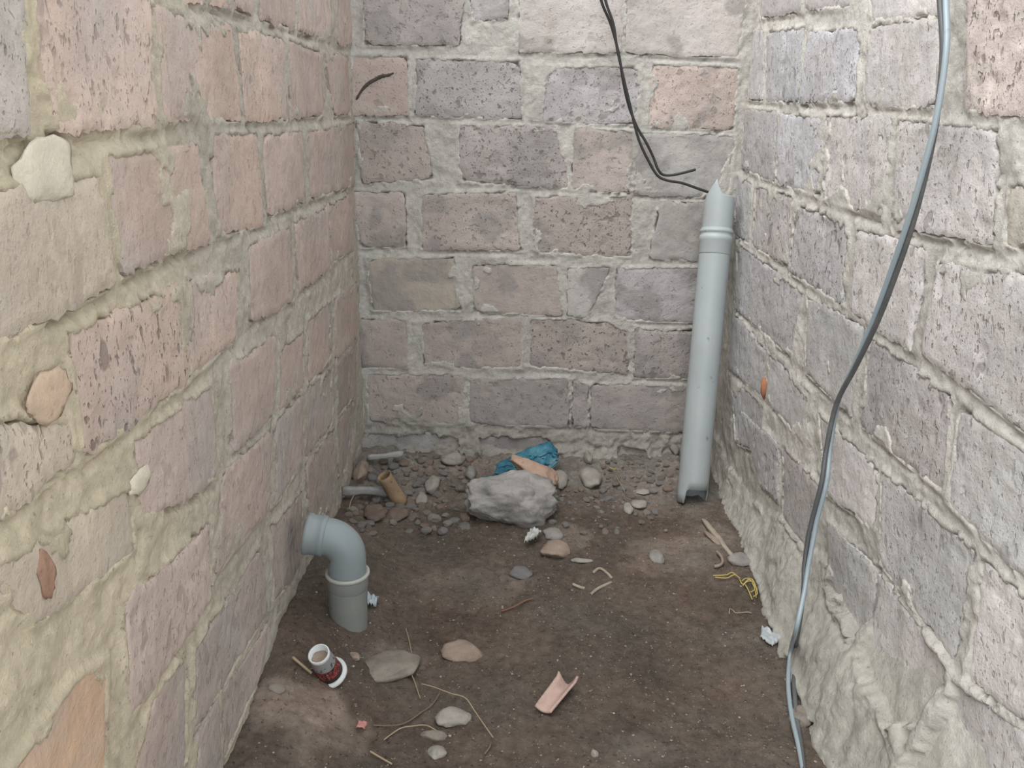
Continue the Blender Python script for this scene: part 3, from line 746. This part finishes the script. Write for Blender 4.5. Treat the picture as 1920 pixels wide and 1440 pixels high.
# ------------------------------------------------------------------ blue plastic bag
def mat_bag():
    t = NT('blue_plastic_film'); co = t.coord(offset=False)
    c = t.mix(t.noise(co, 16, 4, .6, .4, .65), (.035, .18, .27), (.10, .34, .44)); c = t.mix(t.math('MULTIPLY', t.noise(co, 9, 5, .7, .56, .68), .7), c, (.33, .29, .25))
    t.base(c); t.b.inputs['Roughness'].default_value = .3; t.b.inputs['Specular IOR Level'].default_value = .5
    t.b.inputs['Subsurface Weight'].default_value = .0
    t.bump(t.noise(t.coord((1, 1, .4), False), 45, 5, .65, dist=1.5), .9, .01); return t.m
outl = [(905, 888), (940, 862), (975, 845), (1000, 832), (1030, 826), (1045, 848), (1040, 862), (1028, 884), (1005, 892), (960, 896), (920, 896)]
n = 30; m = 22; pb = on_floor(985, 880); V, Fc = [], []
def outline_at(s):
    # lower and upper edge of the bag as seen, s in 0..1 from its left tip to its right end
    lo = np.interp(s, [0, .3, .6, .85, 1], [893, 900, 902, 890, 866]); hi = np.interp(s, [0, .2, .45, .7, .9, 1], [888, 868, 850, 835, 826, 842]); return lo, hi
for i in range(n + 1):
    s = i / n; lo, hi = outline_at(s); x = 903 + 143 * s
    for j in range(m + 1):
        t_ = j / m; py = lo + (hi - lo) * t_
        p = on_back(x, py, DB - .11 - .10 * (1 - t_) * (1 - abs(2 * s - 1) * .3))
        q = np.array([p[0] * 30, p[2] * 30, 3.0]); amp = .024 * (4 * t_ * (1 - t_) + .25) * min(1, 4 * s + .2)
        f = abs(mnoise.noise(Vector((s * 7 + t_ * 3, t_ * 2.2, 1)))) + .5 * abs(mnoise.noise(Vector((s * 17 - t_ * 4, t_ * 6, 4)))) + .35 * abs(mnoise.noise(Vector((s * 38 + t_ * 9, t_ * 8, 9))))
        p = p + np.array([.004 * mnoise.noise(Vector(q)), -amp * 2.2 * (f), .004 * mnoise.noise(Vector(q + 5))]); V.append(p)
for i in range(n):
    for j in range(m): a = i * (m + 1) + j; Fc.append((a, a + m + 1, a + m + 2, a + 1))
bagloc = pb
o = mesh_obj('plastic_bag', local(V, bagloc), Fc, mat_bag()); o.location = bagloc
tag(o, 'crumpled blue plastic bag lying behind the grey boulder by the back wall', 'bag')
sd_ = o.modifiers.new('thickness', 'SOLIDIFY'); sd_.thickness = .002

# ------------------------------------------------------------------ rusty tube, strips
MR = mat_stone('rusty_metal', (.33, .235, .15), .7, .3, 14, (.10, .065, .04), .6, .002)
ta = on_floor(752, 944); tb = on_back(720, 892, ta[1] - .025); tr = pxsize(ta, 13.5)
root = empty('rusty_tube', ta); tag(root, 'short rusty brown metal tube leaning in the rubble near left back corner', 'tube')
V, Fc = pipe_shell(ta, tb, tr, .0025, 28, 10); mesh_obj('tube_wall', local(V, ta), Fc, MR, root)
def bar(name, p0, p1, wid, th, mat, label, cat, rolls=0.0):
    p0, p1 = np.array(p0), np.array(p1); ax, u, v = frame_of(p1 - p0); up_ = np.array([0, 0, 1.0]); u = _n(np.cross(up_, ax)); v = np.cross(ax, u)
    u, v = u * math.cos(rolls) + v * math.sin(rolls), v * math.cos(rolls) - u * math.sin(rolls)
    V, Fc = [], []; K = 9
    for i in range(K):
        f = i / (K - 1); c = p0 + (p1 - p0) * f; k = .85 + .15 * math.sin(5 * f + p0[0] * 9) if 0 < i < K - 1 else .75
        for a, b in ((-1, -.6), (-.8, -1), (.8, -1), (1, -.6), (1, .6), (.8, 1), (-.8, 1), (-1, .6)):
            V.append(c + u * a * wid / 2 * k + v * b * th / 2 * k + v * .004 * mnoise.noise(Vector((f * 6, p0[0] * 20, 0))))
    for i in range(K - 1):
        for k in range(8): a = i * 8 + k; b = i * 8 + (k + 1) % 8; Fc.append((a, b, b + 8, a + 8))
    Fc += [tuple(range(8))[::-1], tuple((K - 1) * 8 + k for k in range(8))]
    o = mesh_obj(name, local(V, p0), Fc, mat); o.location = p0; return tag(o, label, cat)
MWd = mat_stone('weathered_wood', (.42, .36, .29), .8, .2, 30); MPl = mat_stone('pale_plaster', (.44, .435, .41), .8, .15, 30); MGr = mat_stone('grey_strip', (.34, .34, .33), .8, .2, 30)
up3 = lambda p, z: np.array(p) + np.array([0, 0, z])
bar('plaster_strip', up3(on_floor(690, 876), .035), up3(on_floor(756, 872), .035), .022, .02, MPl, 'pale strip of plaster behind the mouth of the rusty tube', 'strip')
bar('grey_strip', up3(on_floor(642, 938), .03), up3(on_floor(730, 940), .03), .026, .030, MGr, 'grey strip lying level behind the rusty tube towards left wall', 'strip')
bar('wooden_stick', up3(on_floor(1318, 978), .008), up3(on_floor(1373, 1047), .008), .016, .012, MWd, 'thin pointed wooden stick on the dirt below the standing pipe', 'stick')

# ------------------------------------------------------------------ wires and cable
MBk = mat_plastic('black_rubber', (.035, .035, .036), .5, .05); MCg = mat_plastic('dark_grey_sheath', (.095, .10, .105), .38, .25); MCb = mat_plastic('light_blue_grey_sheath', (.30, .37, .41), .28, .15, .6)
def wire(name, pts, r, mat, label=None, cat=None, parent=None, loc=None, n=8, seg=12):
    path = smooth_path(pts, n); loc = path[0] if loc is None else loc
    V, Fc = sweep(path, r, seg); o = mesh_obj(name, local(V, loc), Fc, mat, parent)
    if parent is None: o.location = loc
    return tag(o, label, cat)
YW = DB - .05
w1 = [(1117, -60), (1127, 0), (1145, 45), (1160, 100), (1168, 150), (1178, 195), (1193, 235), (1212, 268), (1225, 295), (1234, 318), (1245, 328), (1268, 327), (1304, 318)]
w2 = [(1124, -60), (1135, 0), (1150, 45), (1157, 90), (1170, 150), (1182, 200), (1190, 235), (1200, 268), (1215, 300), (1232, 328), (1250, 338), (1278, 343), (1310, 354), (1336, 363)]
wire('black_wire', [on_back(x, y, YW - .004 * (i % 2)) for i, (x, y) in enumerate(w1)], .0042, MBk, 'thin black wire hanging down the back wall with its free end bent upward', 'wire')
wire('black_wire', [on_back(x, y, YW - .016) for i, (x, y) in enumerate(w2)], .0042, MBk, 'thin black wire hanging down the back wall and running into the pipe top', 'wire')
cb = [(1766, -90, .735), (1768, 0, .735), (1771, 95, .735), (1757, 215, .735), (1735, 315, .735), (1706, 420, .735), (1672, 520, .735), (1640, 605, .735), (1601, 690, .73), (1570, 755, .725), (1553, 840, .72), (1545, 905, .71), (1525, 985, .70), (1512, 1060, .69), (1507, 1110, .68), (1495, 1180, .66)]
mid = [on_side(x, y, X) for x, y, X in cb]
tail = [(1484, 1240), (1482, 1290), (1488, 1350), (1499, 1410), (1508, 1470)]
mid += [up3(on_floor(x, y), .035 if i == 0 else .009) for i, (x, y) in enumerate(tail)]
path = smooth_path(mid, 5); loc = path[-1]
root = empty('hanging_cable', loc); tag(root, 'long twin grey cable hanging down the right wall onto the dirt floor', 'cable')
off = R @ np.array([1.0, 0, 0]); cr = .0052
for nm, sgn, mt, lb in (('dark_strand', -1, MCg, 'dark grey strand'), ('light_strand', 1, MCb, 'light blue-grey strand')):
    pp = []
    for i, p in enumerate(path):
        ph = i * .11 + .4; k = 1.0 if i < len(path) - 40 else 1.25
        pp.append(p + (off * math.cos(ph) + np.array([0, -1, 0]) * math.sin(ph)) * cr * .95 * sgn * k)
    V, Fc = sweep(pp, cr, 12); o = mesh_obj(nm, local(V, loc), Fc, mt, root); o['label'] = lb

# ------------------------------------------------------------------ small litter
MY = mat_plastic('yellow_twine', (.50, .40, .12), .6, .2); MSt = mat_plastic('dry_straw', (.38, .30, .20), .7, .2); MTw = mat_plastic('brown_twig', (.19, .14, .095), .8, .2)
def ground_line(name, pix, r, mat, label, cat, lift=.004, **kw):
    r = r * .72
    pts = [up3(on_floor(x, y), lift + r + .012 * random.random() * kw.get('wob', 0)) for x, y in pix]
    return wire(name, pts, r, mat, label, cat, n=6, seg=7)
root = empty('yellow_twine', on_floor(1400, 1095)); rl = np.array(root.location); tag(root, 'tangle of thin yellow twine at the foot of the right wall', 'twine')
for pix in ([(1336, 1088), (1360, 1086), (1372, 1082), (1384, 1092), (1392, 1100), (1404, 1096), (1414, 1108), (1418, 1122)], [(1340, 1090), (1362, 1089), (1376, 1086), (1386, 1095)],
            [(1390, 1098), (1398, 1092), (1410, 1098), (1414, 1112), (1406, 1118)], [(1396, 1100), (1402, 1112), (1410, 1128)], [(1392, 1104), (1400, 1100), (1412, 1102), (1419, 1118), (1412, 1126)]):
    wire('strand', [up3(on_floor(x, y), .006 + .012 * random.random()) for x, y in pix], .0016, MY, parent=root, loc=rl, n=6, seg=7)
ground_line('twine_end', [(1367, 1155), (1368, 1148), (1374, 1147), (1380, 1151), (1400, 1149), (1409, 1150)], .0018, MSt, 'short hooked straw-coloured twine end below the yellow tangle', 'twine')
ground_line('yellow_thread', [(1142, 884), (1150, 890), (1156, 893), (1152, 897)], .003, MY, 'scrap of bright yellow thread in the rubble left of the standing pipe', 'thread', .02)
ground_line('straw', [(1154, 900), (1160, 910), (1168, 922), (1172, 928)], .0018, MSt, 'short pale straw below the yellow thread scrap', 'straw', .008)
ground_line('straw', [(761, 1187), (768, 1215), (776, 1262)], .0016, MSt, 'upper straight dry stalk on the dirt right of the paper cup', 'straw', .006, wob=1)
ground_line('straw', [(768, 1262), (778, 1285), (784, 1302), (788, 1312)], .0018, MSt, 'short dry stalk just below the long straight one', 'straw', .006)
ground_line('twig', [(700, 1366), (752, 1362), (790, 1340), (812, 1322), (826, 1300)], .0022, MTw, 'curved brown twig left of the pale flat oval stone', 'twig', .006)
ground_line('twig', [(720, 1392), (750, 1372), (775, 1364), (800, 1366), (822, 1380)], .0020, MSt, 'bent straw-coloured twig below the curved brown twig', 'twig', .006)
ground_line('twig', [(790, 1292), (815, 1299), (845, 1312), (872, 1322), (890, 1345), (905, 1370), (924, 1396)], .0018, MSt, 'long arched dry grass stem crossing the pale flat oval stone', 'stem', .016)
ground_line('twig', [(920, 1396), (918, 1408), (908, 1420)], .0022, MTw, 'short twig at the end of the long grass stem', 'twig', .005)
ground_line('twig', [(940, 1150), (962, 1142), (984, 1133), (1000, 1126)], .0028, mat_plastic('reddish_bark', (.24, .12, .075), .8, .1), 'reddish twig lying in the middle of the dirt floor', 'twig', .005)
ground_line('twig', [(694, 1412), (715, 1424), (735, 1436)], .0026, MSt, 'dry stalk at the very bottom edge of the photo', 'twig', .005)
ground_line('twig', [(549, 1240), (566, 1254), (585, 1270)], .0042, MSt, 'thick straw-coloured twig poking out under the paper cup', 'twig', .006)
ground_line('dry_stem', [(655, 962), (658, 948), (664, 938)], .0025, MSt, 'tiny dry stem in the left back corner beside the brown stone', 'stem', .012)
# curled peel
ground_line('curled_peel', [(1343, 1042), (1352, 1050), (1354, 1060), (1348, 1070), (1338, 1072)], .0062, MS['tan'], 'curled tan peel of bark near the wooden stick', 'peel', .004)
# folded shard in the foreground
def sheet(name, quad, n, m, f, mat, label, cat, thick=.004, lift=.0):
    q = [on_floor(*p) for p in quad]; V, Fc = [], []
    zz = max(p[2] for p in q)
    for i in range(n + 1):
        for j in range(m + 1):
            a, b = i / n, j / m; p = (1 - a) * (1 - b) * q[0] + a * (1 - b) * q[1] + a * b * q[2] + (1 - a) * b * q[3]
            p = p.copy(); p[2] = float(floor_z(p[0], p[1])) + .006 + lift + f(a, b); V.append(p)
    for i in range(n):
        for j in range(m): a = i * (m + 1) + j; Fc.append((a, a + m + 1, a + m + 2, a + 1))
    c = sum(q) / 4; o = mesh_obj(name, local(V, c), [t[::-1] for t in Fc], mat); o.location = c
    s = o.modifiers.new('thickness', 'SOLIDIFY'); s.thickness = thick; s.offset = 0
    return tag(o, label, cat)
MSh = mat_stone('pink_glazed_shard', (.50, .36, .31), .55, .2, 24, (.3, .16, .12), .4, .001)
sheet('curved_shard', [(1002, 1336), (1046, 1284), (1082, 1294), (1032, 1348)], 14, 8, lambda a, b: .019 * (2 * b - 1) ** 2 * (.4 + .6 * a) + .008 * (a > .93) - .010 * math.exp(-((b - .5) / .3) ** 2) * a ** 4, MSh,
      'curved pinkish shard with raised edges lying in the front dirt', 'shard', .005, .004)
# scrap of card with a torn frame shape
root = empty('torn_card_scrap', on_floor(1115, 1092)); rl = np.array(root.location); tag(root, 'torn tan scrap of card half buried in the middle of floor', 'scrap')
for pix in ([(1074, 1096), (1086, 1102), (1096, 1106)], [(1108, 1114), (1122, 1106), (1146, 1096)], [(1112, 1078), (1124, 1070), (1138, 1078), (1147, 1088)]):
    wire('torn_edge', [up3(on_floor(x, y), .004) for x, y in pix], .0042, MWd, parent=root, loc=rl, n=5, seg=7)
MCl = mat_plastic('cloudy_film', (.42, .46, .48), .25, .2, .5)
def crumple(a, b): return .012 * abs(mnoise.noise(Vector((a * 4, b * 4, 2)))) + .012 * abs(mnoise.noise(Vector((a * 9, b * 8, 7))))
sheet('plastic_scrap', [(1424, 1200), (1428, 1178), (1468, 1202), (1448, 1216)], 12, 8, crumple, MCl, 'cloudy clear plastic scrap at the foot of the right wall near the cable', 'scrap', .0015)
sheet('plastic_scrap', [(686, 1142), (690, 1124), (712, 1132), (706, 1146)], 10, 8, lambda a, b: 2.0 * crumple(a + 3, b), mat_plastic('pale_blue_film', (.45, .52, .56), .3, .1, .5), 'pale blue plastic scrap against the foot of the elbow pipe', 'scrap', .0015, .006)
sheet('foil_scrap', [(982, 1030), (996, 1004), (1016, 1008), (1006, 1022)], 12, 8, lambda a, b: 2.2 * crumple(a + 1, b + 4) + .01, mat_plastic('white_crinkled_film', (.55, .56, .54), .4, .3, .4), 'crinkled whitish scrap under the front edge of the boulder', 'scrap', .002, .004)
sheet('pink_scrap', [(668, 1372), (674, 1358), (690, 1364), (684, 1374)], 6, 5, lambda a, b: .6 * crumple(a + 8, b), mat_plastic('pink_film', (.55, .25, .22), .5, .2), 'tiny pink plastic scrap in the dirt near the bottom edge', 'scrap', .0012, .003)
# brick chip set in the right wall
cp = on_side(1432, 727, XR - .004)
bpy.context.view_layer.update()
wr = bpy.data.objects['wall_right']
o = link_mesh('brick_chip', stone_mesh('brick_chip', (.012, .016, .036), 77, 3, .3), mat_stone('orange_brick', (.42, .19, .11), .9, .2), wr)
o.location = cp - np.array([0, 0, .036]); o['label'] = 'small orange brick chip wedged in the mortar'

# lumps and marks that stand proud of the left and back walls
def wall_lump(name, px, py, wpx, hpx, thick, mat, wall_name, plane_x, seed, label):
    p = on_side(px, py, plane_x); q = on_side(px + wpx / 2, py, plane_x); a = abs(q[1] - p[1]); b = pxsize(p, hpx) / 2 * 1.1
    sgn = 1 if plane_x < 0 else -1
    o = link_mesh(name, stone_mesh(name, (thick, a, b), seed, 3, .45), mat, bpy.data.objects[wall_name])
    o.location = (p[0] + sgn * .001, p[1], p[2] - b * .9); o['label'] = label
MCr = mat_stone('cream_mortar', (.66, .60, .48), .9, .12, 20, (.4, .35, .25), .3, .004)
wall_lump('mortar_lump', 92, 322, 120, 120, .0055, MCr, 'wall_left', XL, 401, 'pale cream mortar blob stuck on the stones')
wall_lump('stone_chip', 92, 745, 84, 96, .0045, mat_stone('tan_chip', (.56, .42, .31), .9, .2), 'wall_left', XL, 403, 'tan stone chip bedded in the mortar')
wall_lump('brick_chip', 86, 1082, 36, 96, .004, mat_stone('red_brick_chip', (.40, .24, .17), .9, .2), 'wall_left', XL, 404, 'reddish brick chip in the mortar')
wall_lump('mortar_lump', 262, 905, 50, 46, .005, MCr, 'wall_left', XL, 405, 'cream mortar knob')
crack = [on_back(x, y, DB - .0015) for x, y in [(668, 187), (678, 170), (690, 157), (704, 149), (716, 143), (728, 141), (738, 137)]]
V, Fc = sweep(smooth_path(crack, 5), [.0018 + .0045 * abs(mnoise.noise(Vector((i * .7, 2, 3)))) + .0035 * math.sin(i / 30 * 3.1) for i in range(31)], 8)
o = mesh_obj('crack', V, Fc, mat_stone('dark_crack', (.10, .085, .075)), bpy.data.objects['wall_back']); o['label'] = 'dark curved crack'  # thin dark tube laid along the line of the crack
